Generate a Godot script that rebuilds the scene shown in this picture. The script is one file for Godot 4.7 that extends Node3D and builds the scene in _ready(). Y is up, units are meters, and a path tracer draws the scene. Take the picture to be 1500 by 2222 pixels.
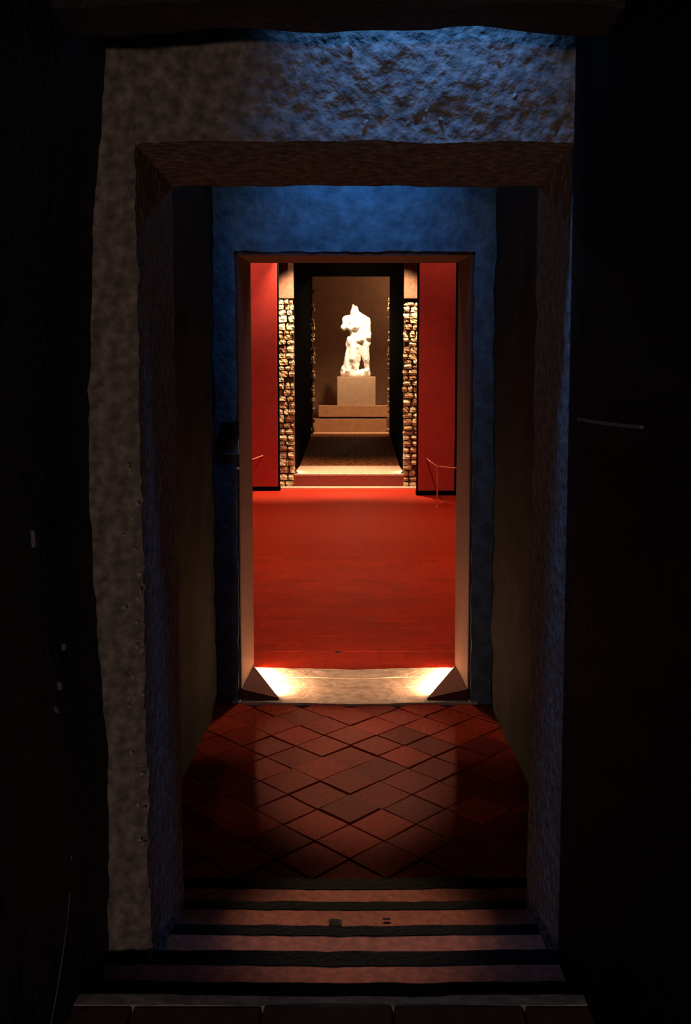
extends Node3D
# An enfilade seen from the head of a short dark stair: a masonry doorway, a dim tiled passage, a second doorway,
# a long red exhibition hall and, far off through a rubble portal, a marble figure on its pedestal.
# Metres; y up; the passage floor is y = 0; the view runs along -z.

var used := {}
var cache := {}
var rng := RandomNumberGenerator.new()

# ------------------------------------------------------------------ naming

func numbered(called: String) -> String:
	var n: int = used.get(called, 0)
	used[called] = n + 1
	return called if n == 0 else "%s_%03d" % [called, n]

func tag(o: Node3D, label: String, category: String, group := "", kind := "") -> void:
	o.set_meta("label", label)
	o.set_meta("category", category)
	if group != "":
		o.set_meta("group", group)
	if kind != "":
		o.set_meta("kind", kind)

func thing(called: String, label: String, category: String, at := Vector3.ZERO, group := "", kind := "") -> Node3D:
	var o := Node3D.new()
	o.name = numbered(called)
	add_child(o)
	o.position = at
	tag(o, label, category, group, kind)
	return o

func obj(called: String, mesh: Mesh, mat: Material, parent: Node3D, at := Vector3.ZERO) -> MeshInstance3D:
	var m := MeshInstance3D.new()
	m.mesh = mesh
	m.material_override = mat
	m.name = called if parent != self else numbered(called)
	m.position = at
	m.cast_shadow = GeometryInstance3D.SHADOW_CASTING_SETTING_ON
	parent.add_child(m, true)
	return m

func done(st: SurfaceTool) -> ArrayMesh:
	st.generate_normals()
	return st.commit()

func begin() -> SurfaceTool:
	var st := SurfaceTool.new()
	st.begin(Mesh.PRIMITIVE_TRIANGLES)
	return st

# ------------------------------------------------------------------ shapes

func tri(st: SurfaceTool, a: Vector3, b: Vector3, c: Vector3, inside: Vector3) -> void:
	var out := (a + b + c) / 3.0 - inside
	if (b - a).cross(c - a).dot(out) > 0.0:
		var t := b
		b = c
		c = t
	st.add_vertex(a)
	st.add_vertex(b)
	st.add_vertex(c)

func quad(st: SurfaceTool, a: Vector3, b: Vector3, c: Vector3, d: Vector3, inside: Vector3) -> void:
	tri(st, a, b, c, inside)
	tri(st, a, c, d, inside)

# a box with chamfered edges
func cbox(st: SurfaceTool, lo: Vector3, hi: Vector3, ch: float) -> void:
	var m := (lo + hi) / 2.0
	var h := (hi - lo) / 2.0
	st.set_smooth_group(-1)
	var p := func(axis: int, s: Vector3) -> Vector3:
		var v := h - Vector3(ch, ch, ch)
		v[axis] = h[axis]
		return m + v * s
	for axis in 3:
		var b := (axis + 1) % 3
		var c := (axis + 2) % 3
		for s in [-1.0, 1.0]:
			var q: Array[Vector3] = []
			for k in [[-1, -1], [1, -1], [1, 1], [-1, 1]]:
				var sg := Vector3.ONE
				sg[axis] = s
				sg[b] = k[0]
				sg[c] = k[1]
				q.append(p.call(axis, sg))
			quad(st, q[0], q[1], q[2], q[3], m)
		for s in [-1.0, 1.0]:
			for t in [-1.0, 1.0]:
				var s0 := Vector3.ONE
				s0[axis] = s
				s0[b] = t
				s0[c] = -1.0
				var s1 := s0
				s1[c] = 1.0
				quad(st, p.call(axis, s0), p.call(b, s0), p.call(b, s1), p.call(axis, s1), m)
	for x in [-1.0, 1.0]:
		for y in [-1.0, 1.0]:
			for z in [-1.0, 1.0]:
				var s := Vector3(x, y, z)
				tri(st, p.call(0, s), p.call(1, s), p.call(2, s), m)

func block(lo: Vector3, hi: Vector3, ch := 0.004) -> ArrayMesh:
	var st := begin()
	cbox(st, Vector3(minf(lo.x, hi.x), minf(lo.y, hi.y), minf(lo.z, hi.z)), Vector3(maxf(lo.x, hi.x), maxf(lo.y, hi.y), maxf(lo.z, hi.z)), ch)
	return done(st)

# a box cut into a grid and pushed about by "push", for hand-made walls and worn stone
func rough(lo: Vector3, hi: Vector3, cell: Vector3, push: Callable) -> ArrayMesh:
	var st := begin()
	var mid := (lo + hi) / 2.0
	var size := hi - lo
	var base := 0
	for axis in 3:
		var b := (axis + 1) % 3
		var c := (axis + 2) % 3
		var nb := maxi(1, int(round(size[b] / cell[b])))
		var nc := maxi(1, int(round(size[c] / cell[c])))
		for s in 2:
			st.set_smooth_group(axis * 2 + s)
			for i in nb + 1:
				for j in nc + 1:
					var v := Vector3.ZERO
					v[axis] = lo[axis] if s == 0 else hi[axis]
					v[b] = lo[b] + size[b] * i / nb
					v[c] = lo[c] + size[c] * j / nc
					st.add_vertex(push.call(v))
			for i in nb:
				for j in nc:
					var k := base + i * (nc + 1) + j
					var l := k + nc + 1
					if s == 1:
						for n in [k, l + 1, l, k, k + 1, l + 1]:
							st.add_index(n)
					else:
						for n in [k, l, l + 1, k, l + 1, k + 1]:
							st.add_index(n)
			base += (nb + 1) * (nc + 1)
	return done(st)

func tube(st: SurfaceTool, pts: Array, r: float, sides := 10) -> void:
	var rings: Array = []
	for i in pts.size():
		var a: Vector3 = pts[maxi(i - 1, 0)]
		var b: Vector3 = pts[mini(i + 1, pts.size() - 1)]
		var d := (b - a).normalized()
		var u := d.cross(Vector3.UP if absf(d.y) < 0.9 else Vector3.RIGHT).normalized()
		var v := d.cross(u)
		var ring: Array[Vector3] = []
		for k in sides:
			var t := TAU * k / sides
			ring.append(pts[i] + (u * cos(t) + v * sin(t)) * r)
		rings.append(ring)
	st.set_smooth_group(0)
	for i in rings.size() - 1:
		var m: Vector3 = (pts[i] + pts[i + 1]) / 2.0
		for k in sides:
			var l := (k + 1) % sides
			quad(st, rings[i][k], rings[i][l], rings[i + 1][l], rings[i + 1][k], m)
	st.set_smooth_group(-1)
	for e in [0, rings.size() - 1]:
		var inside: Vector3 = pts[1] if e == 0 else pts[e - 1]
		for k in sides:
			tri(st, pts[e], rings[e][k], rings[e][(k + 1) % sides], inside)

func lathe(st: SurfaceTool, profile: Array, sides := 20) -> void:
	st.set_smooth_group(-1)
	for i in profile.size() - 1:
		var a: Vector2 = profile[i]
		var b: Vector2 = profile[i + 1]
		var n := Vector2(b.y - a.y, a.x - b.x)
		for k in sides:
			var t := TAU * k / sides
			var s := TAU * (k + 1) / sides
			var p := Vector3(a.x * cos(t), a.y, a.x * sin(t))
			var q := Vector3(a.x * cos(s), a.y, a.x * sin(s))
			var u := Vector3(b.x * cos(s), b.y, b.x * sin(s))
			var w := Vector3(b.x * cos(t), b.y, b.x * sin(t))
			var m := (p + q + u + w) / 4.0
			var way := Vector3(cos((t + s) / 2.0) * n.x, n.y, sin((t + s) / 2.0) * n.x)
			quad(st, p, q, u, w, m - way)

# an uneven lump of quarried stone, 0.5 either way before scaling
func stone_mesh(seed_: int) -> ArrayMesh:
	var r := RandomNumberGenerator.new()
	r.seed = seed_
	var st := begin()
	st.set_smooth_group(-1)
	var rows := 4
	var cols := 7
	var g: Array = []
	for i in rows + 1:
		var line: Array[Vector3] = []
		var lat := -PI / 2 + PI * i / rows
		for j in cols:
			var lon := TAU * j / cols + 0.3 * i
			var v := Vector3(cos(lat) * cos(lon), sin(lat), cos(lat) * sin(lon))
			v = Vector3(signf(v.x) * pow(absf(v.x), 0.55), signf(v.y) * pow(absf(v.y), 0.55), signf(v.z) * pow(absf(v.z), 0.55)) * 0.5
			line.append(v * (1.0 if i == 0 or i == rows else r.randf_range(0.8, 1.1)))
		g.append(line)
	for i in rows:
		for j in cols:
			var l := (j + 1) % cols
			if i > 0:
				tri(st, g[i][j], g[i][l], g[i + 1][l], Vector3.ZERO)
			if i < rows - 1:
				tri(st, g[i][j], g[i + 1][l], g[i + 1][j], Vector3.ZERO)
			elif i == rows - 1:
				tri(st, g[i][j], g[i][l], g[i + 1][j], Vector3.ZERO)
			if i == 0:
				tri(st, g[0][j], g[1][l], g[1][j], Vector3.ZERO)
	return done(st)

# ------------------------------------------------------------------ materials

func noise(seed_: int, freq: float, octaves := 4) -> FastNoiseLite:
	var n := FastNoiseLite.new()
	n.seed = seed_
	n.noise_type = FastNoiseLite.TYPE_SIMPLEX_SMOOTH
	n.frequency = freq
	n.fractal_octaves = octaves
	return n

func picture(seed_: int, freq: float, tones: Array, px := 384, octaves := 5) -> ImageTexture:
	var g := Gradient.new()
	g.offsets = PackedFloat32Array()
	g.colors = PackedColorArray()
	var offs := PackedFloat32Array()
	var cols := PackedColorArray()
	for k in tones.size():
		offs.append(float(k) / maxf(1.0, tones.size() - 1))
		cols.append(tones[k])
	g.offsets = offs
	g.colors = cols
	var src := noise(seed_, freq, octaves).get_seamless_image(px, px)
	var im := Image.create(px, px, false, Image.FORMAT_RGB8)
	for y in px:
		for x in px:
			im.set_pixel(x, y, g.sample(src.get_pixel(x, y).r))
	im.generate_mipmaps()
	return ImageTexture.create_from_image(im)

func relief(seed_: int, freq: float, px := 384, octaves := 5) -> ImageTexture:
	var im := noise(seed_, freq, octaves).get_seamless_image(px, px)
	return ImageTexture.create_from_image(im)

func shade(c: Color, f: float) -> Color:
	return Color(clampf(c.r * f, 0, 1), clampf(c.g * f, 0, 1), clampf(c.b * f, 0, 1))

# mottled: a tone that wanders between darker and lighter, in world-space metres
func mottled(c: Color, spread: float, metres: float, roughness: float, bump_cm := 0.0, seed_ := 1, freq := 0.012) -> StandardMaterial3D:
	var m := StandardMaterial3D.new()
	var key := "%s %s %s" % [spread, seed_, freq]
	if not cache.has(key):
		cache[key] = picture(seed_, freq, [shade(Color.WHITE, 1.0 - spread), shade(Color.WHITE, 1.0 - spread * 0.45), Color.WHITE])
	m.albedo_color = c
	m.albedo_texture = cache[key]
	m.roughness = roughness
	m.uv1_triplanar = true
	m.uv1_world_triplanar = true
	m.uv1_scale = Vector3.ONE / metres
	if bump_cm > 0.0:
		var k2 := "bump %s" % seed_
		if not cache.has(k2):
			cache[k2] = relief(seed_ + 50, 0.03)
		m.heightmap_enabled = true
		m.heightmap_texture = cache[k2]
		m.heightmap_scale = bump_cm
	return m

func plain(c: Color, roughness: float, metallic := 0.0) -> StandardMaterial3D:
	var m := StandardMaterial3D.new()
	m.albedo_color = c
	m.roughness = roughness
	m.metallic = metallic
	return m

func glow(c: Color, energy: float) -> StandardMaterial3D:
	var m := plain(c, 0.4)
	m.emission_enabled = true
	m.emission = c
	m.emission_energy_multiplier = energy
	return m

# ------------------------------------------------------------------ lamps

const WARM := Color(1.0, 0.84, 0.67)
const BLUE := Color(0.12, 0.58, 1.0)

func spotlight(label: String, at: Vector3, aim: Vector3, color: Color, energy: float, angle: float, soft := 1.0, size := 0.04) -> void:
	var t := thing("ceiling_spotlight", label, "spotlight", at, "track spotlights")
	var to := (aim - at).normalized()
	var up := Vector3.UP if absf(to.y) < 0.95 else Vector3.FORWARD
	var turn := Basis.looking_at(to, up)
	var st := begin()
	lathe(st, [Vector2(0.0, 0.0), Vector2(0.045, 0.0), Vector2(0.055, 0.03), Vector2(0.055, 0.16), Vector2(0.048, 0.16), Vector2(0.046, 0.12), Vector2(0.0, 0.12)])
	var can := obj("housing", done(st), M.iron, t)
	can.basis = turn * Basis(Vector3.RIGHT, -PI / 2)
	can.position = -to * 0.16
	st = begin()
	lathe(st, [Vector2(0.0, 0.0), Vector2(0.044, 0.0), Vector2(0.044, 0.006), Vector2(0.0, 0.009)])
	var lens := obj("lens", done(st), glow(color, 2.0), t)
	lens.basis = can.basis
	lens.position = -to * 0.03
	st = begin()
	tube(st, [-to * 0.1, -to * 0.1 + Vector3(0, 0.1, 0), -to * 0.1 + Vector3(0, 0.24, 0)], 0.01, 8)
	obj("bracket", done(st), M.iron, t)
	var l := SpotLight3D.new()
	l.name = "beam"
	l.light_color = color
	l.light_energy = energy
	l.spot_angle = angle
	l.spot_angle_attenuation = soft
	l.spot_range = 60.0
	l.spot_attenuation = 2.0
	l.light_size = size
	l.shadow_enabled = true
	t.add_child(l)
	l.basis = turn
	l.position = to * 0.02

func bulb(label: String, at: Vector3, color: Color, energy: float) -> void:
	var t := thing("ceiling_lamp", label, "lamp", at, "small ceiling lamps")
	var st := begin()
	lathe(st, [Vector2(0.0, -0.13), Vector2(0.07, -0.11), Vector2(0.12, -0.03), Vector2(0.11, 0.03), Vector2(0.06, 0.08), Vector2(0.0, 0.09)])
	obj("globe", done(st), glow(color, 0.5), t)
	st = begin()
	lathe(st, [Vector2(0.0, 0.09), Vector2(0.06, 0.09), Vector2(0.06, 0.12), Vector2(0.0, 0.12)])
	obj("base", done(st), M.iron, t)
	var l := OmniLight3D.new()
	l.name = "glow"
	l.light_color = color
	l.light_energy = energy
	l.light_size = 0.11
	l.omni_range = 40.0
	l.omni_attenuation = 2.0
	l.shadow_enabled = true
	t.add_child(l)

func wall_lamp(label: String, at: Vector3, color: Color, energy: float) -> void:
	var t := thing("wall_lamp", label, "lamp", at)
	var st := begin()
	lathe(st, [Vector2(0.0, -0.10), Vector2(0.06, -0.085), Vector2(0.10, -0.02), Vector2(0.095, 0.04), Vector2(0.05, 0.09), Vector2(0.0, 0.10)])
	obj("globe", done(st), glow(color, 0.5), t)
	obj("arm", block(Vector3(-0.015, -0.015, 0.06), Vector3(0.015, 0.015, 0.13), 0.003), M.iron, t)
	obj("back_plate", block(Vector3(-0.05, -0.08, 0.12), Vector3(0.05, 0.08, 0.14), 0.004), M.iron, t)
	var l := OmniLight3D.new()
	l.name = "glow"
	l.light_color = color
	l.light_energy = energy
	l.light_size = 0.09
	l.omni_range = 40.0
	l.omni_attenuation = 2.0
	l.shadow_enabled = true
	t.add_child(l)

# a low wedge in the corner of a threshold, with a lit strip along its long side
func corner_lamp(label: String, a: Vector3, b: Vector3, c: Vector3, high: float, color: Color, energy: float, group: String) -> void:
	var t := thing("threshold_lamp", label, "floor lamp", a, group)
	var lip := 0.016
	var pb := b - a
	var pc := c - a
	var top := Vector3(0, high, 0)
	var up := Vector3(0, lip, 0)
	var mid := (pb + pc) / 3.0 + Vector3(0, lip / 2.0, 0)
	var st := begin()
	st.set_smooth_group(-1)
	tri(st, top, pb + up, pc + up, mid)
	quad(st, Vector3.ZERO, pb, pb + up, top, mid)
	quad(st, Vector3.ZERO, pc, pc + up, top, mid)
	tri(st, Vector3.ZERO, pb, pc, mid)
	quad(st, pb, pc, pc + up, pb + up, mid)
	obj("housing", done(st), M.rust, t)
	var along := (pc - pb).normalized()
	var out := along.cross(Vector3.UP)
	if out.dot(pb + pc) < 0.0:
		out = -out
	var s0 := pb + along * 0.02 + Vector3(0, 0.002, 0)
	var s1 := pb.lerp(pc, 0.8) + Vector3(0, 0.002, 0)
	st = begin()
	st.set_smooth_group(-1)
	var w := Vector3(0, 0.012, 0)
	var d := out * 0.004
	var sm := (s0 + s1) / 2.0 + w / 2.0 + d / 2.0
	quad(st, s0 + d, s1 + d, s1 + d + w, s0 + d + w, sm)
	quad(st, s0, s1, s1 + w, s0 + w, sm)
	quad(st, s0 + w, s1 + w, s1 + d + w, s0 + d + w, sm)
	quad(st, s0, s1, s1 + d, s0 + d, sm)
	quad(st, s0, s0 + d, s0 + d + w, s0 + w, sm)
	quad(st, s1, s1 + d, s1 + d + w, s1 + w, sm)
	obj("light_strip", done(st), glow(color, 3.0), t)
	var l := AreaLight3D.new()
	l.name = "strip_glow"
	l.area_size = Vector2((s1 - s0).length(), 0.03)
	l.light_color = color
	l.light_energy = energy
	l.area_range = 40.0
	l.shadow_enabled = true
	t.add_child(l)
	l.basis = Basis.looking_at(out, Vector3.UP)
	l.position = (s0 + s1) / 2.0 + Vector3(0, 0.022, 0) + out * 0.012

var M := {}

func _ready() -> void:
	rng.seed = 77
	# ---------------------------------------------------------------- camera, sky, exposure
	var cam := Camera3D.new()
	cam.name = "camera"
	add_child(cam)
	cam.position = Vector3(0, 2.0, 0)
	cam.rotation_degrees = Vector3(-4.5, 0, 0)
	cam.projection = Camera3D.PROJECTION_FRUSTUM
	cam.near = 0.05
	cam.far = 200.0
	cam.size = 2.0 * 0.05 * 1111.0 / 1900.0
	cam.frustum_offset = Vector2(-15.0, -91.5) * 0.05 / 1900.0
	cam.current = true
	var we := WorldEnvironment.new()
	we.name = "environment"
	var env := Environment.new()
	env.background_mode = Environment.BG_COLOR
	env.background_color = Color(0.0, 0.0, 0.0)
	env.tonemap_mode = Environment.TONE_MAPPER_LINEAR
	env.tonemap_exposure = 1.0
	env.sdfgi_enabled = true
	env.ssao_enabled = true
	env.ssil_enabled = true
	we.environment = env
	add_child(we)
	materials()
	lamps()
	near_corridor()
	front_wall()
	passage()
	second_wall()
	hall()
	portal()
	statue_room()
	panels()
	barrier()
	pedestal()
	figure()
	fittings()

func materials() -> void:
	M.iron = plain(Color(0.035, 0.034, 0.036), 0.5, 0.6)
	M.rust = mottled(Color(0.36, 0.14, 0.08), 0.4, 0.3, 0.7, 0.0, 31, 0.03)
	M.plaster = mottled(Color(0.56, 0.51, 0.46), 0.52, 0.55, 0.95, 0.5, 3, 0.03)
	M.plaster_cool = mottled(Color(0.40, 0.46, 0.50), 0.35, 0.9, 0.95, 0.8, 4, 0.015)
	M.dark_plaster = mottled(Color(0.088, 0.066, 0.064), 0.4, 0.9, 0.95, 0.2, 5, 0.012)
	M.black_wall = mottled(Color(0.10, 0.09, 0.09), 0.4, 0.6, 0.75, 1.0, 6, 0.02)
	M.black_door = mottled(Color(0.048, 0.048, 0.05), 0.3, 0.8, 0.85, 0.2, 7, 0.02)
	M.black_door.metallic_specular = 0.2
	M.beam = mottled(Color(0.065, 0.062, 0.064), 0.4, 0.5, 0.8, 0.6, 8, 0.02)
	M.nosing = mottled(Color(0.085, 0.08, 0.085), 0.4, 0.3, 0.85, 0.3, 9, 0.02)
	M.pale_stone = mottled(Color(0.80, 0.68, 0.58), 0.25, 0.6, 0.55, 0.15, 10, 0.015)
	M.grout = mottled(Color(0.26, 0.13, 0.09), 0.3, 0.4, 0.95, 0.0, 11, 0.03)
	M.tread = mottled(Color(0.73, 0.36, 0.255), 0.3, 0.35, 0.75, 0.1, 12, 0.02)
	M.tread.metallic_specular = 0.25
	M.hall_wall = mottled(Color(0.42, 0.15, 0.09), 0.2, 1.5, 0.9, 0.0, 13, 0.01)
	M.hall_ceiling = mottled(Color(0.32, 0.2, 0.14), 0.25, 1.5, 0.9, 0.0, 14, 0.01)
	M.mortar = mottled(Color(0.34, 0.25, 0.18), 0.4, 0.5, 0.95, 0.5, 15, 0.02)
	M.far_plaster = mottled(Color(0.42, 0.29, 0.215), 0.25, 0.7, 0.9, 0.4, 16, 0.015)
	M.black_paint = plain(Color(0.024, 0.022, 0.022), 0.9)
	M.black_paint.metallic_specular = 0.05
	M.panel_red = mottled(Color(0.66, 0.11, 0.075), 0.12, 1.2, 0.8, 0.0, 17, 0.01)
	M.brown_wall = mottled(Color(0.47, 0.33, 0.23), 0.12, 2.0, 0.9, 0.0, 18, 0.008)
	M.pedestal = mottled(Color(0.70, 0.58, 0.47), 0.08, 1.6, 0.8, 0.0, 19, 0.015)
	M.slab = mottled(Color(0.71, 0.52, 0.37), 0.12, 1.6, 0.8, 0.0, 20, 0.015)
	M.marble = mottled(Color(0.95, 0.92, 0.88), 0.12, 0.7, 0.5, 0.2, 21, 0.02)
	M.ramp = mottled(Color(0.60, 0.34, 0.21), 0.8, 1.8, 0.7, 0.5, 22, 0.03)
	M.ramp.metallic_specular = 0.15
	M.riser = mottled(Color(0.52, 0.14, 0.07), 0.25, 0.8, 0.8, 0.1, 22, 0.03)
	M.wood = mottled(Color(0.32, 0.175, 0.115), 0.3, 0.6, 0.75, 0.0, 23, 0.02)
	M.dull = plain(Color(0.30, 0.31, 0.31), 0.7)
	M.dim0 = mottled(Color(0.36, 0.22, 0.17), 0.3, 0.4, 0.8, 0.05, 24, 0.02)
	M.dim1 = mottled(Color(0.33, 0.205, 0.16), 0.3, 0.4, 0.8, 0.05, 24, 0.02)
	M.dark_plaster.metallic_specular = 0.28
	M.nosing.metallic_specular = 0.15
	M.grout.metallic_specular = 0.1
	M.edge_stone = mottled(Color(0.62, 0.58, 0.55), 0.35, 0.5, 0.8, 0.2, 10, 0.02)
	M.chip = mottled(Color(0.70, 0.65, 0.60), 0.4, 0.2, 0.9, 0.2, 3, 0.03)
	M.steel = plain(Color(0.6, 0.6, 0.6), 0.32, 1.0)
	M.brass = plain(Color(0.75, 0.26, 0.12), 0.45)
	M.rope = plain(Color(0.82, 0.46, 0.38), 0.9)
	M.flake = plain(Color(0.34, 0.33, 0.32), 0.9)
	M.stain = plain(Color(0.10, 0.07, 0.06), 0.9)
	for k in 5:
		M["tile%d" % k] = mottled(shade(Color(0.64, 0.20, 0.105), [0.84, 0.93, 1.0, 1.08, 0.96][k]), 0.22, 0.33, 0.72, 0.05, 24 + k % 2, 0.02)
		M["tile%d" % k].metallic_specular = 0.2
		M["cotto%d" % k] = mottled(shade(Color(0.68, 0.145, 0.03), [0.95, 0.98, 1.0, 1.03, 1.01][k]), 0.14, 0.8, 0.52, 0.06, 26, 0.014)
		M["cotto%d" % k].metallic_specular = 0.33
		M["stone%d" % k] = mottled([Color(0.88, 0.75, 0.58), Color(0.80, 0.65, 0.48), Color(0.94, 0.86, 0.70), Color(0.70, 0.52, 0.38), Color(0.86, 0.78, 0.64)][k], 0.35, 0.4, 0.9, 0.3, 27, 0.02)

func lamps() -> void:
	# near corridor: a low grey-warm lamp behind the viewer, a blue spot tucked behind the beam
	wall_lamp("small warm wall lamp on the back wall behind the stair head", Vector3(-0.28, 1.62, 2.26), Color(1.0, 0.88, 0.84), 2.6)
	spotlight("blue spotlight hidden between the dark beam and the plaster lintel", Vector3(0.15, 3.66, -2.29), Vector3(0.16, 3.42, -2.46), Color(0.34, 0.62, 1.0), 3.0, 39.0, 0.5, 0.08)
	# passage: blue
	spotlight("blue spotlight under the passage ceiling facing the second doorway", Vector3(0.05, 3.85, -4.9), Vector3(0.03, 3.1, -5.7), BLUE, 1.15, 48.0, 1.2, 0.08)
	bulb("small blue lamp under the passage ceiling behind the first doorway", Vector3(0.0, 3.75, -5.1), Color(0.78, 0.88, 1.0), 0.13)
	# hall: warm
	for d in [8.0, 11.6, 15.4]:
		spotlight("warm ceiling spotlight over the red hall floor, %s" % {8.0: "just inside the second doorway", 11.6: "in the middle of the hall", 15.4: "towards the far portal"}[d], Vector3(0, 5.85, -d), Vector3(0, 0, -d - 1.6), WARM, 16.0, 52.0, 0.8, 0.1)
	spotlight("warm ceiling spotlight trained on the left red panel", Vector3(-2.1, 5.85, -17.4), Vector3(-2.0, 4.9, -19.4), WARM, 6.5, 34.0, 0.8, 0.06)
	spotlight("warm ceiling spotlight trained on the right red panel", Vector3(1.9, 5.85, -16.8), Vector3(1.85, 4.9, -18.5), WARM, 2.2, 36.0, 0.8, 0.06)
	spotlight("warm ceiling spotlight trained on the left rubble jamb", Vector3(-1.15, 5.85, -19.3), Vector3(-1.46, 1.0, -20.2), WARM, 72.0, 34.0, 0.7, 0.06)
	spotlight("warm ceiling spotlight trained on the right rubble jamb", Vector3(1.0, 5.85, -19.3), Vector3(1.33, 1.0, -20.2), WARM, 60.0, 34.0, 0.7, 0.06)
	spotlight("narrow ceiling spotlight on the left of the hall, its beam crossing to the stair", Vector3(-1.35, 5.7, -14.6), Vector3(0.0, 0.25, -3.0), WARM, 50.0, 2.2, 0.6, 0.1)
	spotlight("narrow ceiling spotlight on the right of the hall, its beam crossing to the stair", Vector3(1.35, 5.7, -14.6), Vector3(0.03, 0.25, -3.0), WARM, 50.0, 2.2, 0.6, 0.1)
	spotlight("second narrow spotlight on the left of the hall, its beam crossing to the passage tiles", Vector3(-1.62, 5.7, -14.2), Vector3(-0.12, 0.0, -4.75), WARM, 34.0, 2.8, 0.6, 0.1)
	spotlight("second narrow spotlight on the right of the hall, its beam crossing to the passage tiles", Vector3(1.62, 5.7, -14.2), Vector3(0.15, 0.0, -4.75), WARM, 34.0, 2.8, 0.6, 0.1)
	# statue room
	spotlight("warm spotlight above the statue room door, left of the figure", Vector3(-1.3, 6.9, -29.3), Vector3(0.0, 4.2, -31.3), Color(1.0, 0.9, 0.77), 18.0, 17.0, 0.8, 0.05)
	spotlight("warm spotlight above the statue room door, right of the figure", Vector3(1.5, 6.9, -29.3), Vector3(0.1, 4.0, -31.3), Color(1.0, 0.9, 0.77), 11.0, 17.0, 0.8, 0.05)
	spotlight("wide warm spotlight over the pedestal in the statue room", Vector3(0.6, 6.95, -29.2), Vector3(0.2, 1.6, -31.0), WARM, 56.0, 50.0, 1.0, 0.08)
	bulb("small warm lamp under the statue room ceiling, right of the figure", Vector3(2.6, 6.9, -33.2), WARM, 6.0)

# ------------------------------------------------------------------ the setting

var near_noise := noise(5, 1.0, 4)
var fine_noise := noise(9, 1.0, 3)

func wander(p: Vector3, freq: float, amp: float) -> Vector3:
	var q := p * freq
	return Vector3(near_noise.get_noise_3d(q.x, q.y, q.z), near_noise.get_noise_3d(q.x + 91, q.y, q.z), near_noise.get_noise_3d(q.x, q.y + 57, q.z + 33)) * amp

func wall(called: String, label: String, lo: Vector3, hi: Vector3, mat: Material) -> MeshInstance3D:
	var a := Vector3(minf(lo.x, hi.x), minf(lo.y, hi.y), minf(lo.z, hi.z))
	var b := Vector3(maxf(lo.x, hi.x), maxf(lo.y, hi.y), maxf(lo.z, hi.z))
	var o := obj(called, block(a, b, 0.003), mat, self)
	var w := called.split("_")[0]
	tag(o, label, w, "", "structure")
	return o

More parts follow.
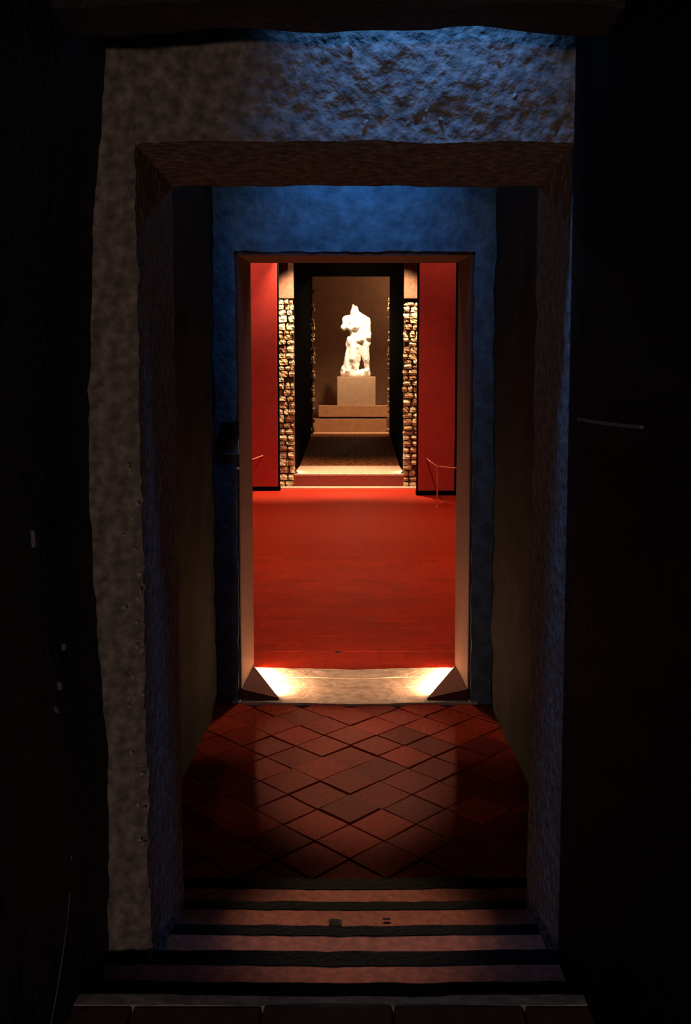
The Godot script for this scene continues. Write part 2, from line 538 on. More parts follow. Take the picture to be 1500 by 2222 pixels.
func near_corridor() -> void:
	# left wall: a rough dark face that bulges in towards the viewer at shoulder height and draws back above and below
	var bulge := Curve.new()
	bulge.min_value = -1.0
	bulge.max_value = 0.0
	for k in [[0.2, -0.712], [0.37, -0.717], [0.97, -0.704], [1.31, -0.723], [1.57, -0.736], [1.91, -0.738], [2.34, -0.718], [3.0, -0.668], [4.0, -0.66]]:
		bulge.add_point(Vector2(k[0] / 4.0, k[1]))
	var push_left := func(p: Vector3) -> Vector3:
		if p.x > -0.8:
			var x: float = bulge.sample(clampf(p.y / 4.0, 0, 1))
			p.x = x + near_noise.get_noise_3d(p.x * 6, p.y * 7, p.z * 7) * 0.010 + fine_noise.get_noise_3d(p.x * 20, p.y * 24, p.z * 24) * 0.005
		return p
	var lw := thing("wall_left", "black rough plaster wall close on the left of the stair head", "wall", Vector3.ZERO, "", "structure")
	obj("face", rough(Vector3(-1.1, 0.2, -2.46), Vector3(-0.7, 3.95, -1.2), Vector3(0.2, 0.03, 0.03), push_left), M.black_wall, lw)
	obj("return_face", block(Vector3(-1.1, 0.2, -1.2), Vector3(-0.72, 3.95, 2.4), 0.004), M.black_wall, lw)
	# flakes where the skin of the wall has broken, catching the lamp
	for f in [[-0.722, 1.690, 1.965, 0.045, 0.012, 8.0], [-0.712, 1.395, 2.12, 0.02, 0.008, 0.0], [-0.712, 1.31, 2.08, 0.024, 0.006, 15.0], [-0.711, 1.262, 2.05, 0.034, 0.006, 48.0], [-0.708, 0.98, 2.335, 0.02, 0.006, 5.0]]:
		var c := obj("plaster_flake", cache_stone(900 + int(f[1] * 100)), M.flake, lw, Vector3(f[0], f[1], -f[2]))
		c.scale = Vector3(0.012, f[3], f[4] * 1.4)
		c.rotation_degrees = Vector3(f[5], 0, 0)
	var crack: Array = []
	for k in 9:
		var u := k / 8.0
		crack.append(Vector3(-0.707, 0.86 - 0.33 * u, -(2.12 - 0.16 * u * u - 0.03 * u)))
	var cs := begin()
	tube(cs, crack, 0.0013, 6)
	obj("scratch", done(cs), M.flake, lw)
	wall("wall_right", "smooth black wall close on the right of the stair head", Vector3(0.605, 0.2, -2.455), Vector3(1.1, 3.95, 2.4), M.black_door)
	wall("wall_back", "dark wall closing the near corridor behind the stair head", Vector3(-1.1, 0.2, 2.4), Vector3(1.1, 3.95, 2.6), M.black_wall)
	wall("ceiling", "dark ceiling of the near corridor over the stair head", Vector3(-1.1, 3.95, -2.46), Vector3(1.1, 4.15, 2.6), M.black_wall)
	var bm := func(p: Vector3) -> Vector3:
		return p + wander(p, 3.0, 0.02) + Vector3(0, -0.022 * p.x * p.x * (1.0 if p.y < 3.2 else 0.0) * 2.0, 0)
	var b := obj("trim_1", rough(Vector3(-0.95, 2.885, -2.16), Vector3(0.95, 3.94, -2.02), Vector3(0.06, 0.1, 0.06), bm), M.beam, self)
	tag(b, "dark timber beam across the ceiling before the blue-lit lintel", "beam", "", "structure")
	# landing of square tiles
	var fl := thing("floor", "dim landing of square brown tiles at the foot of the picture", "floor", Vector3.ZERO, "", "structure")
	obj("bed", block(Vector3(-1.1, 0.15, -2.2), Vector3(1.1, 0.428, 2.5), 0.002), M.grout, fl)
	var tm := block(Vector3(-0.164, -0.03, -0.164), Vector3(0.164, 0.0, 0.164), 0.004)
	for r in 5:
		for c in 5:
			var o := obj("tile", tm, M["dim%d" % rng.randi_range(0, 1)], fl, Vector3(-0.733 + 0.335 * c, 0.449 + rng.randf_range(-0.0015, 0.0015), -1.972 + 0.335 * r))
			o.rotation.y = rng.randf_range(-0.006, 0.006)
	# the stair goes down and away, five shallow steps with dark stone nosings
	var sc := thing("staircase", "five shallow terracotta steps with dark stone nosings going down to the passage", "staircase", Vector3.ZERO, "", "structure")
	var edge := [3.378, 3.064, 2.773, 2.501, 2.23, 2.14]
	var strip := [0.075, 0.05, 0.052, 0.066, 0.05]
	for k in 5:
		var h := 0.09 * (k + 1)
		var far_: float = edge[k]
		var near_: float = edge[k + 1]
		var wear := func(p: Vector3) -> Vector3:
			if p.y > h - 0.02:
				p.y += -0.006 * exp(-p.x * p.x * 9.0) + fine_noise.get_noise_3d(p.x * 9, p.y, p.z * 9) * 0.003
			return p
		var body := obj("step" if k < 4 else "landing_edge", rough(Vector3(-0.74, -0.1, -far_ + strip[k]), Vector3(0.74, h, -near_ + (0.01 if k < 4 else 0.0)), Vector3(0.04, 0.3, 0.05), wear), M.tread if k < 4 else M.edge_stone, sc)
		var nose := func(p: Vector3) -> Vector3:
			p.z += fine_noise.get_noise_3d(p.x * 6, k * 7.0, 2.0) * 0.006
			return wear.call(p)
		obj("nosing", rough(Vector3(-0.74, -0.1, -far_), Vector3(0.74, h + 0.002, -far_ + strip[k]), Vector3(0.03, 0.3, 0.025), nose), M.nosing, body)
	# worn dark patches on the treads
	for s in [[-0.062, 0.182, 2.93, 0.05, 0.05], [-0.045, 0.182, 2.89, 0.035, 0.035], [-0.27, 0.272, 2.615, 0.03, 0.016], [-0.2, 0.272, 2.615, 0.03, 0.014], [0.275, 0.272, 2.57, 0.045, 0.016], [0.12, 0.182, 2.95, 0.03, 0.014]]:
		var o := obj("worn_patch", cache_stone(700 + int(s[0] * 1000)), M.stain, sc, Vector3(s[0], s[1] - 0.0005, -s[2]))
		o.scale = Vector3(s[3], 0.002, s[4])

var stones := {}
func cache_stone(k: int) -> ArrayMesh:
	if not stones.has(k):
		stones[k] = stone_mesh(k)
	return stones[k]

func front_wall() -> void:
	var w := thing("wall_front", "thick plastered wall with the first doorway, its lintel lit blue from above", "wall", Vector3.ZERO, "", "structure")
	var skin := func(p: Vector3) -> Vector3:
		var q := p
		# the arrises are knocked about: more relief close to the opening's edges
		var e := exp(-absf(absf(p.x) - 0.60) * 22.0) if p.y < 2.75 else exp(-absf(p.y - 2.70) * 22.0)
		var chip := maxf(0.0, fine_noise.get_noise_3d(p.x * 26, p.y * 26, p.z * 26)) * 0.06 * e
		q += wander(p, 5.0, 0.008) + wander(p, 24.0, 0.0018)
		if p.z > -2.47:
			q.z -= chip
			q.z += near_noise.get_noise_3d(p.x * 9, p.y * 9, 3.0) * 0.003
		return q
	obj("pier", rough(Vector3(-1.1, -0.1, -2.95), Vector3(-0.594, 4.2, -2.45), Vector3(0.014, 0.014, 0.06), skin), M.plaster, w)
	obj("pier", rough(Vector3(0.612, -0.1, -2.95), Vector3(1.1, 4.2, -2.47), Vector3(0.06, 0.03, 0.03), skin), M.plaster, w)
	obj("lintel", rough(Vector3(-0.62, 2.705, -2.95), Vector3(0.64, 4.2, -2.452), Vector3(0.014, 0.014, 0.06), skin), M.plaster, w)

	# chips along the broken edge of the left pier, and a few pale ones on the lintel
	var r := RandomNumberGenerator.new()
	r.seed = 12
	for k in 34:
		var edge := k < 26
		var at := Vector3(-0.598 - absf(r.randfn(0.0, 0.022)), r.randf_range(0.72, 1.86), -2.449) if edge else Vector3(r.randf_range(-0.3, 0.55), r.randf_range(2.74, 2.98), -2.451)
		var c := obj("plaster_chip", cache_stone(800 + k % 6), M.chip, w, at)
		c.scale = Vector3(r.randf_range(0.006, 0.016), r.randf_range(0.006, 0.02), 0.012 if edge else 0.005)
		c.rotation = Vector3(r.randf_range(-0.4, 0.4), r.randf_range(-0.4, 0.4), r.randf_range(-1.2, 1.2))

func passage() -> void:
	var dark := func(p: Vector3) -> Vector3:
		return p + wander(p, 2.0, 0.03) + wander(p, 9.0, 0.008)
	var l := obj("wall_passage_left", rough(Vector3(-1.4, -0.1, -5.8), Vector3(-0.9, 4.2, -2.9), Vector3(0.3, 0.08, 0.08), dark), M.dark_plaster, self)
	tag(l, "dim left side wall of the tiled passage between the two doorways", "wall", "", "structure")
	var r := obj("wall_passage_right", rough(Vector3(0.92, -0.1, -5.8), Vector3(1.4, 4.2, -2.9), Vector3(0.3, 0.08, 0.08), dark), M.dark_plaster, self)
	tag(r, "dim right side wall of the tiled passage between the two doorways", "wall", "", "structure")
	wall("ceiling_passage", "dark ceiling high over the tiled passage", Vector3(-1.4, 4.2, -6.5), Vector3(1.4, 4.4, -2.4), M.dark_plaster)
	var fl := thing("floor_passage", "passage floor of worn terracotta tiles laid diagonally below the stair", "floor", Vector3.ZERO, "", "structure")
	obj("bed", block(Vector3(-1.1, -0.3, -5.66), Vector3(1.1, -0.011, -2.9), 0.002), M.grout, fl)
	var half := 0.158
	var side := half * 1.41421 - 0.0035
	var meshes: Array = []
	for k in 3:
		var h := side / 2.0 - k * 0.0012
		meshes.append(block(Vector3(-h, -0.03, -h), Vector3(h, 0, h), 0.002 + 0.0008 * k))
	for i in range(-7, 8):
		for j in range(-14, 14):
			if (i + j) % 2 != 0:
				continue
			var p := Vector3(-0.013 + i * half, 0, -4.80 + j * half)
			if absf(p.x) > 1.0 or p.z > -3.3 or p.z < -5.62:
				continue
			var o := obj("tile", meshes[rng.randi_range(0, 2)], M["tile%d" % rng.randi_range(0, 4)], fl, p + Vector3(0, rng.randf_range(-0.006, 0.002), 0))
			o.rotation = Vector3(rng.randf_range(-0.014, 0.014), PI / 4 + rng.randf_range(-0.02, 0.02), rng.randf_range(-0.014, 0.014))

func second_wall() -> void:
	var w := thing("wall_middle", "grey plastered wall with the second doorway opening on the red hall", "wall", Vector3.ZERO, "", "structure")
	var skin := func(p: Vector3) -> Vector3:
		return p + wander(p, 4.0, 0.012) + wander(p, 18.0, 0.005)
	obj("pier", rough(Vector3(-1.5, -0.1, -6.42), Vector3(-0.755, 4.4, -5.7), Vector3(0.03, 0.05, 0.06), skin), M.plaster_cool, w)
	obj("pier", rough(Vector3(0.785, -0.1, -6.42), Vector3(1.5, 4.4, -5.7), Vector3(0.03, 0.05, 0.06), skin), M.plaster_cool, w)
	var sl := func(p: Vector3) -> Vector3:
		if p.y < 3.0:
			p.y = 2.955 + (-p.z - 5.7) * 0.085
		return skin.call(p)
	obj("lintel", rough(Vector3(-0.78, 2.93, -6.42), Vector3(0.81, 4.4, -5.702), Vector3(0.03, 0.03, 0.08), sl), M.plaster_cool, w)
	var ln := thing("door_1", "brown timber lining round the second doorway onto the red hall", "door frame", Vector3.ZERO, "", "structure")
	obj("jamb_board", block(Vector3(-0.80, 0.0, -6.43), Vector3(-0.737, 3.02, -5.712), 0.006), M.wood, ln)
	obj("jamb_board", block(Vector3(0.766, 0.0, -6.43), Vector3(0.83, 3.02, -5.712), 0.006), M.wood, ln)
	var hb := func(p: Vector3) -> Vector3:
		return p + Vector3(0, (-p.z - 5.735) * 0.085, 0)
	obj("head_board", rough(Vector3(-0.79, 2.935, -6.43), Vector3(0.82, 2.985, -5.712), Vector3(0.4, 0.1, 0.2), hb), M.wood, ln)
	# threshold of three worn pale slabs
	var th := thing("threshold", "worn pale stone threshold of three slabs under the second doorway", "threshold", Vector3.ZERO, "", "structure")
	var cuts := [6.40, 6.18, 5.98, 5.655]
	for k in 3:
		var worn := func(p: Vector3) -> Vector3:
			var dip := exp(-p.x * p.x * 6.0)
			p.z += fine_noise.get_noise_3d(p.x * 2.5, k * 9.0, 1.0) * 0.012 + 0.02 * dip
			if p.y > 0.0:
				p.y += -0.008 * dip + fine_noise.get_noise_3d(p.x * 5, 0, p.z * 9) * 0.004
			return p
		obj("slab", rough(Vector3(-0.80, -0.12, -cuts[k] + 0.006), Vector3(0.83, 0.018 - k * 0.002, -cuts[k + 1] - 0.006), Vector3(0.05, 0.2, 0.03), worn), M.pale_stone, th)
	var lamp_color := Color(1.0, 0.79, 0.61)
	corner_lamp("dark wedge-shaped threshold lamp in the left corner of the second doorway", Vector3(-0.732, 0.016, -5.69), Vector3(-0.735, 0.02, -6.38), Vector3(-0.49, 0.014, -5.69), 0.072, lamp_color, 3.3, "wedge lamps on the second threshold")
	corner_lamp("dark wedge-shaped threshold lamp in the right corner of the second doorway", Vector3(0.762, 0.016, -5.69), Vector3(0.764, 0.02, -6.38), Vector3(0.50, 0.014, -5.69), 0.072, lamp_color, 2.5, "wedge lamps on the second threshold")

func hall() -> void:
	wall("wall_hall_near_left", "red wall of the hall beside the second doorway, left of it", Vector3(-3.7, -0.1, -6.42), Vector3(-1.45, 6.3, -6.0), M.hall_wall)
	wall("wall_hall_near_right", "red wall of the hall beside the second doorway, right of it", Vector3(1.45, -0.1, -6.42), Vector3(3.7, 6.3, -6.0), M.hall_wall)
	wall("wall_hall_near_top", "red wall of the hall above the second doorway", Vector3(-1.5, 4.35, -6.42), Vector3(1.5, 6.3, -6.0), M.hall_wall)
	wall("wall_hall_left", "long red left side wall of the hall", Vector3(-3.9, -0.1, -20.7), Vector3(-3.6, 6.3, -6.0), M.hall_wall)
	wall("wall_hall_right", "long red right side wall of the hall", Vector3(3.6, -0.1, -20.7), Vector3(3.9, 6.3, -6.0), M.hall_wall)
	wall("ceiling_hall", "brown ceiling of the red hall", Vector3(-3.9, 6.2, -20.7), Vector3(3.9, 6.4, -6.0), M.hall_ceiling)
	var fl := thing("floor_hall", "long polished red terracotta floor of the hall beyond the second doorway", "floor", Vector3.ZERO, "", "structure")
	obj("far_paving", block(Vector3(-3.7, -0.2, -20.25), Vector3(3.7, 0.0, -11.2), 0.002), M.cotto2, fl)
	obj("bed", block(Vector3(-3.7, -0.2, -11.2), Vector3(3.7, -0.005, -6.3), 0.002), M.cotto0, fl)
	var wx := 0.42
	var wz := 0.24
	var tm := block(Vector3(-wx / 2 + 0.0008, -0.025, -wz / 2 + 0.001), Vector3(wx / 2 - 0.0008, 0, wz / 2 - 0.001), 0.0016)
	for r in 20:
		var z := -6.52 - wz * r
		for c in range(-4, 5):
			var x := c * wx + (wx / 2 if r % 2 == 1 else 0.0)
			if z > -6.7 and absf(x) > 1.9:
				continue
			var o := obj("tile", tm, M["cotto%d" % rng.randi_range(0, 4)], fl, Vector3(x, rng.randf_range(-0.0012, 0.0006), z))
			o.rotation = Vector3(rng.randf_range(-0.003, 0.003), 0, rng.randf_range(-0.003, 0.003))
	var patch := obj("worn_patch", cache_stone(611), M.stain, fl, Vector3(-0.115, 0.0005, -6.86))
	patch.scale = Vector3(0.055, 0.002, 0.05)
	for s in [-1.0, 1.0]:
		obj("side_paving", block(Vector3(s * 1.9, -0.1, -11.2), Vector3(s * 3.7, -0.0005, -6.42), 0.002), M.cotto2, fl)

func lay_stones(parent: Node3D, x0: float, x1: float, y0: float, y1: float, z: float, seed_: int, deep := 0.16, gap := 0.04) -> void:
	var r := RandomNumberGenerator.new()
	r.seed = seed_
	var y := y0
	while y < y1:
		var h := r.randf_range(0.09, 0.18)
		var x := x0 + r.randf_range(-0.03, 0.0)
		while x < x1 - 0.05:
			var w := minf(r.randf_range(0.11, 0.26), x1 - x + r.randf_range(-0.02, 0.03))
			if x1 - x - w < 0.07:
				w = x1 - x + r.randf_range(-0.02, 0.02)
			if r.randf() > gap:
				var o := obj("stone", cache_stone(r.randi_range(0, 7)), M["stone%d" % r.randi_range(0, 4)], parent, Vector3(x + w / 2, y + h / 2, z + r.randf_range(-0.03, 0.03)))
				o.scale = Vector3(w * 0.97, h * 0.97, deep)
				o.rotation = Vector3(r.randf_range(-0.12, 0.12), r.randf_range(-0.15, 0.15), r.randf_range(-0.10, 0.10))
			x += w
		y += h

func portal() -> void:
	var w := thing("wall_far", "far wall of the hall with a tall portal between rubble stone jambs", "wall", Vector3.ZERO, "", "structure")
	obj("pier", block(Vector3(-3.9, -0.1, -20.7), Vector3(-1.36, 6.3, -20.2), 0.01), M.mortar, w)
	obj("pier", block(Vector3(1.20, -0.1, -20.7), Vector3(3.9, 6.3, -20.2), 0.01), M.mortar, w)
	obj("lintel", block(Vector3(-1.4, 6.0, -20.7), Vector3(1.25, 6.4, -20.2), 0.01), M.black_paint, w)
	obj("plaster", block(Vector3(-1.75, 4.32, -20.3), Vector3(-1.335, 6.2, -20.14), 0.01), M.far_plaster, w)
	obj("plaster", block(Vector3(1.175, 4.32, -20.3), Vector3(1.6, 6.2, -20.14), 0.01), M.far_plaster, w)
	obj("ledge", block(Vector3(-1.70, 4.22, -20.4), Vector3(-1.33, 4.31, -20.19), 0.01), M.black_paint, w)
	obj("ledge", block(Vector3(1.17, 4.22, -20.4), Vector3(1.6, 4.31, -20.19), 0.01), M.black_paint, w)
	lay_stones(w, -1.70, -1.335, 0.02, 4.20, -20.19, 5)
	lay_stones(w, 1.175, 1.60, 0.02, 4.20, -20.19, 8)
	# the deep dark gallery behind the portal
	wall("wall_gallery_left", "black left wall of the gallery behind the rubble portal", Vector3(-1.9, -0.1, -29.0), Vector3(-1.36, 6.3, -20.7), M.black_paint)
	wall("wall_gallery_right", "black right wall of the gallery behind the rubble portal", Vector3(1.22, -0.1, -29.0), Vector3(1.9, 6.3, -20.7), M.black_paint)
	wall("ceiling_gallery", "black ceiling of the gallery behind the rubble portal", Vector3(-1.9, 6.05, -29.0), Vector3(1.9, 6.3, -20.7), M.black_paint)
	var st := thing("portal_step", "terracotta step with a pale stone slab at the foot of the rubble portal", "step", Vector3.ZERO, "", "structure")
	obj("lip", block(Vector3(-1.66, -0.05, -20.15), Vector3(1.50, 0.035, -19.9), 0.01), M.pale_stone, st)
	obj("riser", block(Vector3(-1.37, -0.05, -20.5), Vector3(1.22, 0.29, -20.16), 0.008), M.riser, st)
	obj("slab", block(Vector3(-1.37, 0.0, -23.0), Vector3(1.22, 0.325, -20.17), 0.01), M.pale_stone, st)
	var s := begin()
	s.set_smooth_group(-1)
	var m := Vector3(0, 0.2, -26)
	var a := [Vector3(-1.37, 0.322, -22.6), Vector3(1.23, 0.322, -22.6), Vector3(1.23, 0.92, -29.0), Vector3(-1.37, 0.92, -29.0)]
	var b := [Vector3(-1.37, -0.1, -22.6), Vector3(1.23, -0.1, -22.6), Vector3(1.23, -0.1, -29.0), Vector3(-1.37, -0.1, -29.0)]
	quad(s, a[0], a[1], a[2], a[3], m)
	quad(s, b[0], b[1], b[2], b[3], m)
	for k in 4:
		quad(s, a[k], a[(k + 1) % 4], b[(k + 1) % 4], b[k], m)
	var rp := obj("floor_gallery", done(s), M.ramp, self)
	tag(rp, "dark mottled stone floor rising through the gallery to the pedestal", "floor", "", "structure")
	var lc := Color(1.0, 0.72, 0.44)
	corner_lamp("small wedge lamp at the left end of the portal step", Vector3(-1.35, 0.325, -20.2), Vector3(-1.35, 0.325, -21.0), Vector3(-1.26, 0.325, -20.2), 0.04, lc, 1.5, "wedge lamps on the portal step")
	corner_lamp("small wedge lamp at the right end of the portal step", Vector3(1.21, 0.325, -20.2), Vector3(1.21, 0.325, -21.0), Vector3(1.12, 0.325, -20.2), 0.04, lc, 1.5, "wedge lamps on the portal step")

func statue_room() -> void:
	var w := thing("wall_statue_near", "wall between gallery and statue room with ragged stone edges", "wall", Vector3.ZERO, "", "structure")
	obj("pier", block(Vector3(-4.6, 0, -29.1), Vector3(-1.31, 7.6, -29.0), 0.01), M.mortar, w)
	obj("pier", block(Vector3(1.23, 0, -29.1), Vector3(4.6, 7.6, -29.0), 0.01), M.mortar, w)
	obj("lintel", block(Vector3(-1.4, 6.06, -29.1), Vector3(1.3, 7.6, -29.0), 0.01), M.black_paint, w)
	lay_stones(w, -1.50, -1.235, 0.95, 5.6, -29.08, 21, 0.3, 0.35)
	lay_stones(w, 1.17, 1.42, 0.95, 5.6, -29.08, 22, 0.3, 0.35)
	wall("floor_statue", "brown floor of the statue room round the pedestal", Vector3(-4.6, 0.6, -35.5), Vector3(4.6, 0.92, -29.0), M.slab)
	wall("wall_statue_back", "plain brown wall behind the marble figure", Vector3(-4.8, 0.6, -35.8), Vector3(4.8, 7.6, -35.5), M.brown_wall)
	wall("wall_statue_left", "brown left wall of the statue room", Vector3(-4.8, 0.6, -35.5), Vector3(-4.6, 7.6, -29.0), M.brown_wall)
	wall("wall_statue_right", "brown right wall of the statue room", Vector3(4.6, 0.6, -35.5), Vector3(4.8, 7.6, -29.0), M.brown_wall)
	wall("ceiling_statue", "brown ceiling of the statue room", Vector3(-4.8, 7.6, -35.8), Vector3(4.8, 7.8, -29.0), M.brown_wall)

# ------------------------------------------------------------------ things

func panels() -> void:
	for k in 2:
		var lo: float = [-3.3, 1.37][k]
		var hi: float = [-1.63, 2.245][k]
		var z: float = [-19.4, -18.49][k]
		var t := thing("display_panel", ["tall red display panel with black edges left of the rubble portal", "tall red display panel with black edges right of the portal behind the barrier rope"][k], "display panel", Vector3((lo + hi) / 2, 0, z), "red display panels before the far wall")
		var h := (hi - lo) / 2
		obj("core", block(Vector3(-h, 0.085, -0.26), Vector3(h, 5.7, -0.012), 0.006), M.black_paint, t)
		obj("board", block(Vector3(-h + 0.025, 0.10, -0.014), Vector3(h - (0.025 if k == 0 else 0.085), 5.68, 0.012), 0.004), M.panel_red, t)
		obj("plinth", block(Vector3(-h - 0.01, 0.0, -0.27), Vector3(h + 0.01, 0.086, 0.0), 0.005), M.black_paint, t)

func rope_points(a: Vector3, b: Vector3, sag: float) -> Array:
	var pts: Array = []
	for k in 15:
		var u := k / 14.0
		pts.append(a.lerp(b, u) - Vector3(0, sag * 4.0 * u * (1.0 - u), 0))
	return pts

func barrier() -> void:
	var posts := [Vector3(1.607, 0, -16.464), Vector3(2.75, 0, -16.2)]
	for k in 2:
		var t := thing("barrier_post", ["slim copper-coloured barrier post standing before the right red panel", "slim barrier post farther right, behind the doorway's edge"][k], "barrier post", posts[k], "rope barrier posts")
		var st := begin()
		lathe(st, [Vector2(0, 0), Vector2(0.035, 0), Vector2(0.035, 0.008), Vector2(0.026, 0.02), Vector2(0, 0.02)])
		obj("base", done(st), M.brass, t)
		st = begin()
		lathe(st, [Vector2(0.016, 0.015), Vector2(0.016, 0.76), Vector2(0, 0.762)], 14)
		obj("pole", done(st), M.brass, t)
		st = begin()
		lathe(st, [Vector2(0, 0.75), Vector2(0.02, 0.752), Vector2(0.024, 0.77), Vector2(0.016, 0.787), Vector2(0, 0.79)], 14)
		obj("cap", done(st), M.brass, t)
	var runs := [
		[posts[0] + Vector3(0, 0.77, 0.0), Vector3(1.56, 0.80, -18.47), 0.015, "barrier rope running back from the post to the right red panel"],
		[posts[0] + Vector3(0, 0.77, 0.0), posts[1] + Vector3(0, 0.77, 0), 0.03, "barrier rope sagging to the right from the copper-coloured post"],
		[Vector3(-1.99, 0.79, -19.372), Vector3(-2.7, 0.66, -17.0), 0.02, "barrier rope end fixed to the left red panel"]]
	for r in runs:
		var st := begin()
		tube(st, rope_points(r[0], r[1], r[2]), 0.012, 8)
		var o := obj("barrier_rope", done(st), M.rope, self)
		tag(o, r[3], "rope", "barrier ropes")

func pedestal() -> void:
	var t := thing("pedestal", "stepped stone pedestal under the marble figure, a block on two wide slabs", "pedestal", Vector3(0, 0.92, -31.2))
	obj("base_slab", block(Vector3(-1.39, 0, -1.0), Vector3(1.2, 0.46, 0.45), 0.015), M.slab, t)
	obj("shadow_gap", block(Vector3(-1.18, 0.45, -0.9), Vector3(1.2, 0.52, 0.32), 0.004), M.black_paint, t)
	obj("upper_slab", block(Vector3(-1.20, 0.515, -0.95), Vector3(1.32, 0.92, 0.4), 0.015), M.slab, t)
	obj("block", block(Vector3(-0.54, 0.915, -0.7), Vector3(0.815, 1.93, 0.3), 0.015), M.pedestal, t)

# the figure: a field of tapered capsules joined smoothly and meshed with surface nets
func capsule(p: Vector3, a: Vector3, b: Vector3, ra: float, rb: float) -> float:
	var ab := b - a
	var u := clampf((p - a).dot(ab) / ab.length_squared(), 0.0, 1.0)
	return p.distance_to(a + ab * u) - lerpf(ra, rb, u)

func figure() -> void:
	var bones := [
		[Vector3(-0.03, 2.27, 0.10), Vector3(0.0, 2.38, 0.07), 0.125, 0.125],   # head, bowed
		[Vector3(-0.03, 2.34, -0.02), Vector3(-0.06, 2.52, -0.04), 0.13, 0.05],  # hood
		[Vector3(0.0, 2.22, -0.02), Vector3(0.40, 1.98, -0.02), 0.15, 0.15],     # right shoulder slope
		[Vector3(0.0, 2.14, 0.0), Vector3(-0.30, 2.02, 0.0), 0.11, 0.14],        # left shoulder
		[Vector3(-0.33, 2.03, 0.02), Vector3(-0.36, 1.76, 0.08), 0.12, 0.115],   # left upper arm in the cloak
		[Vector3(-0.36, 1.76, 0.08), Vector3(0.10, 1.74, 0.30), 0.11, 0.085],    # left forearm across
		[Vector3(0.42, 1.95, 0.0), Vector3(0.44, 1.42, 0.06), 0.13, 0.12],       # right upper arm
		[Vector3(0.46, 1.40, 0.06), Vector3(0.16, 1.30, 0.28), 0.12, 0.09],      # right forearm, muffled
		[Vector3(0.08, 1.98, -0.02), Vector3(0.10, 1.35, -0.02), 0.27, 0.28],    # trunk
		[Vector3(-0.06, 1.22, 0.0), Vector3(0.28, 1.20, 0.0), 0.27, 0.25],       # hips
		[Vector3(-0.06, 1.12, 0.04), Vector3(-0.10, 0.66, 0.12), 0.24, 0.17],    # left thigh
		[Vector3(-0.10, 0.66, 0.12), Vector3(-0.20, 0.20, 0.02), 0.16, 0.15],    # left shin in drapery
		[Vector3(0.30, 1.10, 0.02), Vector3(0.40, 0.64, 0.08), 0.22, 0.14],      # right thigh
		[Vector3(0.40, 0.64, 0.08), Vector3(0.43, 0.20, 0.02), 0.13, 0.085],     # right shin
		[Vector3(0.43, 0.22, 0.02), Vector3(0.40, 0.20, 0.22), 0.08, 0.06],      # right foot
		[Vector3(-0.24, 0.22, 0.05), Vector3(-0.26, 0.20, 0.26), 0.10, 0.065],   # left foot
		[Vector3(0.06, 1.05, 0.06), Vector3(0.10, 0.62, 0.04), 0.2, 0.10],       # drapery between the thighs
		[Vector3(0.02, 0.80, 0.08), Vector3(0.04, 0.22, 0.04), 0.12, 0.12],      # falling fold
		[Vector3(-0.18, 0.9, 0.06), Vector3(-0.34, 0.16, 0.06), 0.12, 0.17],     # left hem
		[Vector3(-0.36, 0.10, 0.0), Vector3(0.40, 0.10, 0.0), 0.17, 0.17],       # rough base
		[Vector3(-0.3, 0.09, -0.14), Vector3(0.36, 0.09, -0.14), 0.16, 0.16],
	]
	var cell := 0.026
	var lo := Vector3(-0.62, 0.0, -0.46)
	var nx := 50
	var ny := 106
	var nz := 36
	var field := PackedFloat32Array()
	field.resize(nx * ny * nz)
	var rough_noise := noise(41, 3.0, 3)
	for k in nz:
		for j in ny:
			for i in nx:
				var p := lo + Vector3(i, j, k) * cell
				var d := 1.0
				for b in bones:
					var top := maxf(b[0].y, b[1].y) + 0.42
					var low := minf(b[0].y, b[1].y) - 0.42
					if p.y > top or p.y < low:
						continue
					var c := capsule(p, b[0], b[1], b[2], b[3])
					var h := clampf(0.5 + 0.5 * (d - c) / 0.055, 0.0, 1.0)
					d = lerpf(d, c, h) - 0.055 * h * (1.0 - h)
				if absf(d) < 0.12:
					# folds of the cloak, and tool-worn stone
					if p.y > 0.24 and p.y < 2.05:
						d += 0.020 * sin(p.x * 26.0 + p.y * 9.0 + 2.0 * sin(p.y * 4.0)) * clampf((2.05 - p.y) * 2.0, 0.0, 1.0)
						d += 0.014 * sin(p.y * 17.0 - p.x * 14.0) * clampf((p.y - 1.0) * 2.0, 0.0, 1.0)
					d += rough_noise.get_noise_3d(p.x * 2.0, p.y * 2.0, p.z * 2.0) * 0.02
					# eyes, nose and mouth under the hood
					d += 0.028 * exp(-(p - Vector3(-0.05, 2.35, 0.2)).length_squared() / 0.0012)
					d += 0.028 * exp(-(p - Vector3(0.05, 2.35, 0.2)).length_squared() / 0.0012)
					d -= 0.035 * exp(-(p - Vector3(0.0, 2.31, 0.22)).length_squared() / 0.0010)
					d += 0.015 * exp(-(p - Vector3(0.0, 2.25, 0.21)).length_squared() / 0.0008)
				d = maxf(d, -(p.y - 0.012))
				field[(k * ny + j) * nx + i] = d
	# surface nets
	var index := {}
	var verts := PackedVector3Array()
	var corner: Array = []
	for c in 8:
		corner.append(Vector3i(c & 1, (c >> 1) & 1, (c >> 2) & 1))
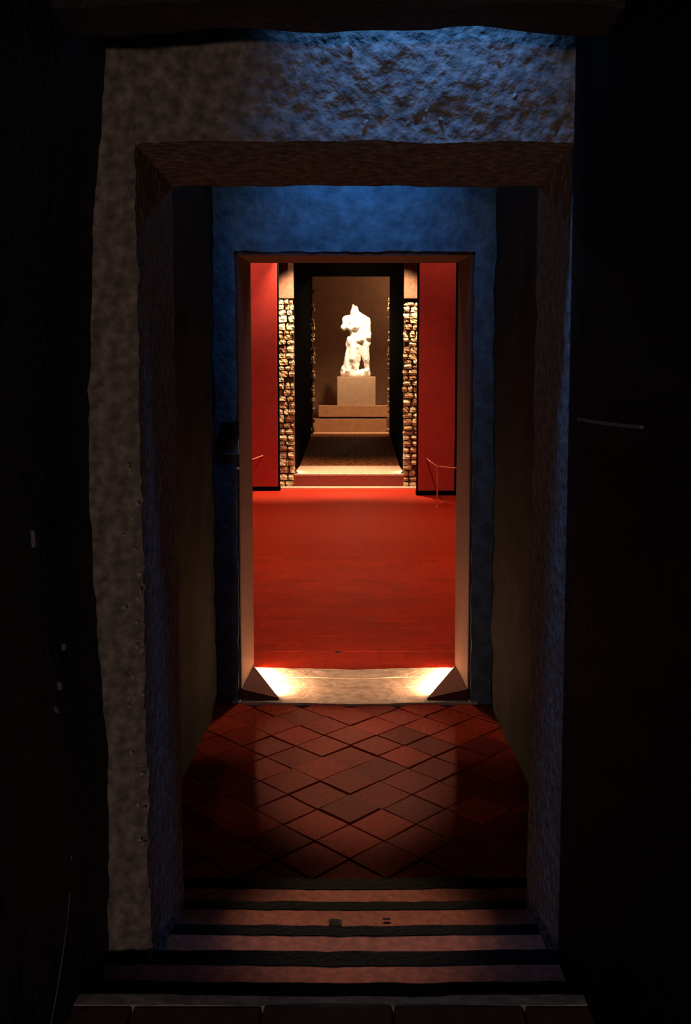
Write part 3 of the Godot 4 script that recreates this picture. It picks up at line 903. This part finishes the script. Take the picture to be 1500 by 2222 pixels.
	for k in nz - 1:
		for j in ny - 1:
			for i in nx - 1:
				var at := (k * ny + j) * nx + i
				var v: Array = [field[at], field[at + 1], field[at + nx], field[at + nx + 1], field[at + nx * ny], field[at + nx * ny + 1], field[at + nx * ny + nx], field[at + nx * ny + nx + 1]]
				var n := 0
				for c in 8:
					if v[c] < 0.0:
						n += 1
				if n == 0 or n == 8:
					continue
				var sum := Vector3.ZERO
				var cnt := 0
				for c in 8:
					for bit in [1, 2, 4]:
						var e: int = c | bit
						if e == c:
							continue
						if (v[c] < 0.0) != (v[e] < 0.0):
							var u: float = v[c] / (v[c] - v[e])
							sum += Vector3(corner[c]).lerp(Vector3(corner[e]), u)
							cnt += 1
				index[at] = verts.size()
				verts.append(lo + (Vector3(i, j, k) + sum / cnt) * cell)
	var st := begin()
	st.set_smooth_group(0)
	for p in verts:
		st.add_vertex(p)
	var steps := [1, nx, nx * ny]
	for k in range(1, nz - 1):
		for j in range(1, ny - 1):
			for i in range(1, nx - 1):
				var at := (k * ny + j) * nx + i
				for axis in 3:
					var inside := field[at] < 0.0
					if inside == (field[at + steps[axis]] < 0.0):
						continue
					var b: int = steps[(axis + 1) % 3]
					var c: int = steps[(axis + 2) % 3]
					var q := [index.get(at, -1), index.get(at - b, -1), index.get(at - b - c, -1), index.get(at - c, -1)]
					if q.has(-1):
						continue
					var order := [0, 2, 1, 0, 3, 2] if inside else [0, 1, 2, 0, 2, 3]
					for n in order:
						st.add_index(q[n])
	var o := obj("statue", done(st), M.marble, self, Vector3(0.09, 2.85, -31.4))
	tag(o, "weathered white marble statue of a cloaked standing figure, brightly lit on its pedestal", "statue")

func fittings() -> void:
	# iron latch keeper let into the left jamb of the second doorway
	var t := thing("latch_keeper", "dark iron latch keeper let into the left jamb of the second doorway", "latch", Vector3(-0.79, 1.75, -5.685))
	obj("box", block(Vector3(-0.055, 0.0, -0.03), Vector3(0.055, 0.115, 0.035), 0.006), M.iron, t)
	obj("plate", block(Vector3(-0.05, -0.095, -0.03), Vector3(0.05, 0.0, 0.008), 0.003), M.plaster_cool, t)
	var st := begin()
	tube(st, [Vector3(0.046, -0.19, -0.03), Vector3(0.046, -0.186, 0.02)], 0.009, 10)
	obj("bolt", done(st), M.steel, t)
	# dull steel rail that curves along the dark right wall
	var r := thing("wall_rail", "thin dull steel rail curving along the dark wall on the right", "rail", Vector3(0.0, 0.0, 0.0))
	var pts: Array = []
	for k in 13:
		var u := k / 12.0
		pts.append(Vector3(0.585 - 0.012 * sin(PI * u), 1.953 - 0.018 * pow(1.0 - u, 2.0) + 0.018 - 0.024 * sin(u * PI / 2) , -2.27 + 0.5 * u))
	st = begin()
	tube(st, pts, 0.004, 10)
	obj("bar", done(st), M.dull, r)
	for e in [0]:
		st = begin()
		tube(st, [pts[e], pts[e] + Vector3(0.03, 0, 0)], 0.006, 8)
		obj("bracket", done(st), M.iron, r)
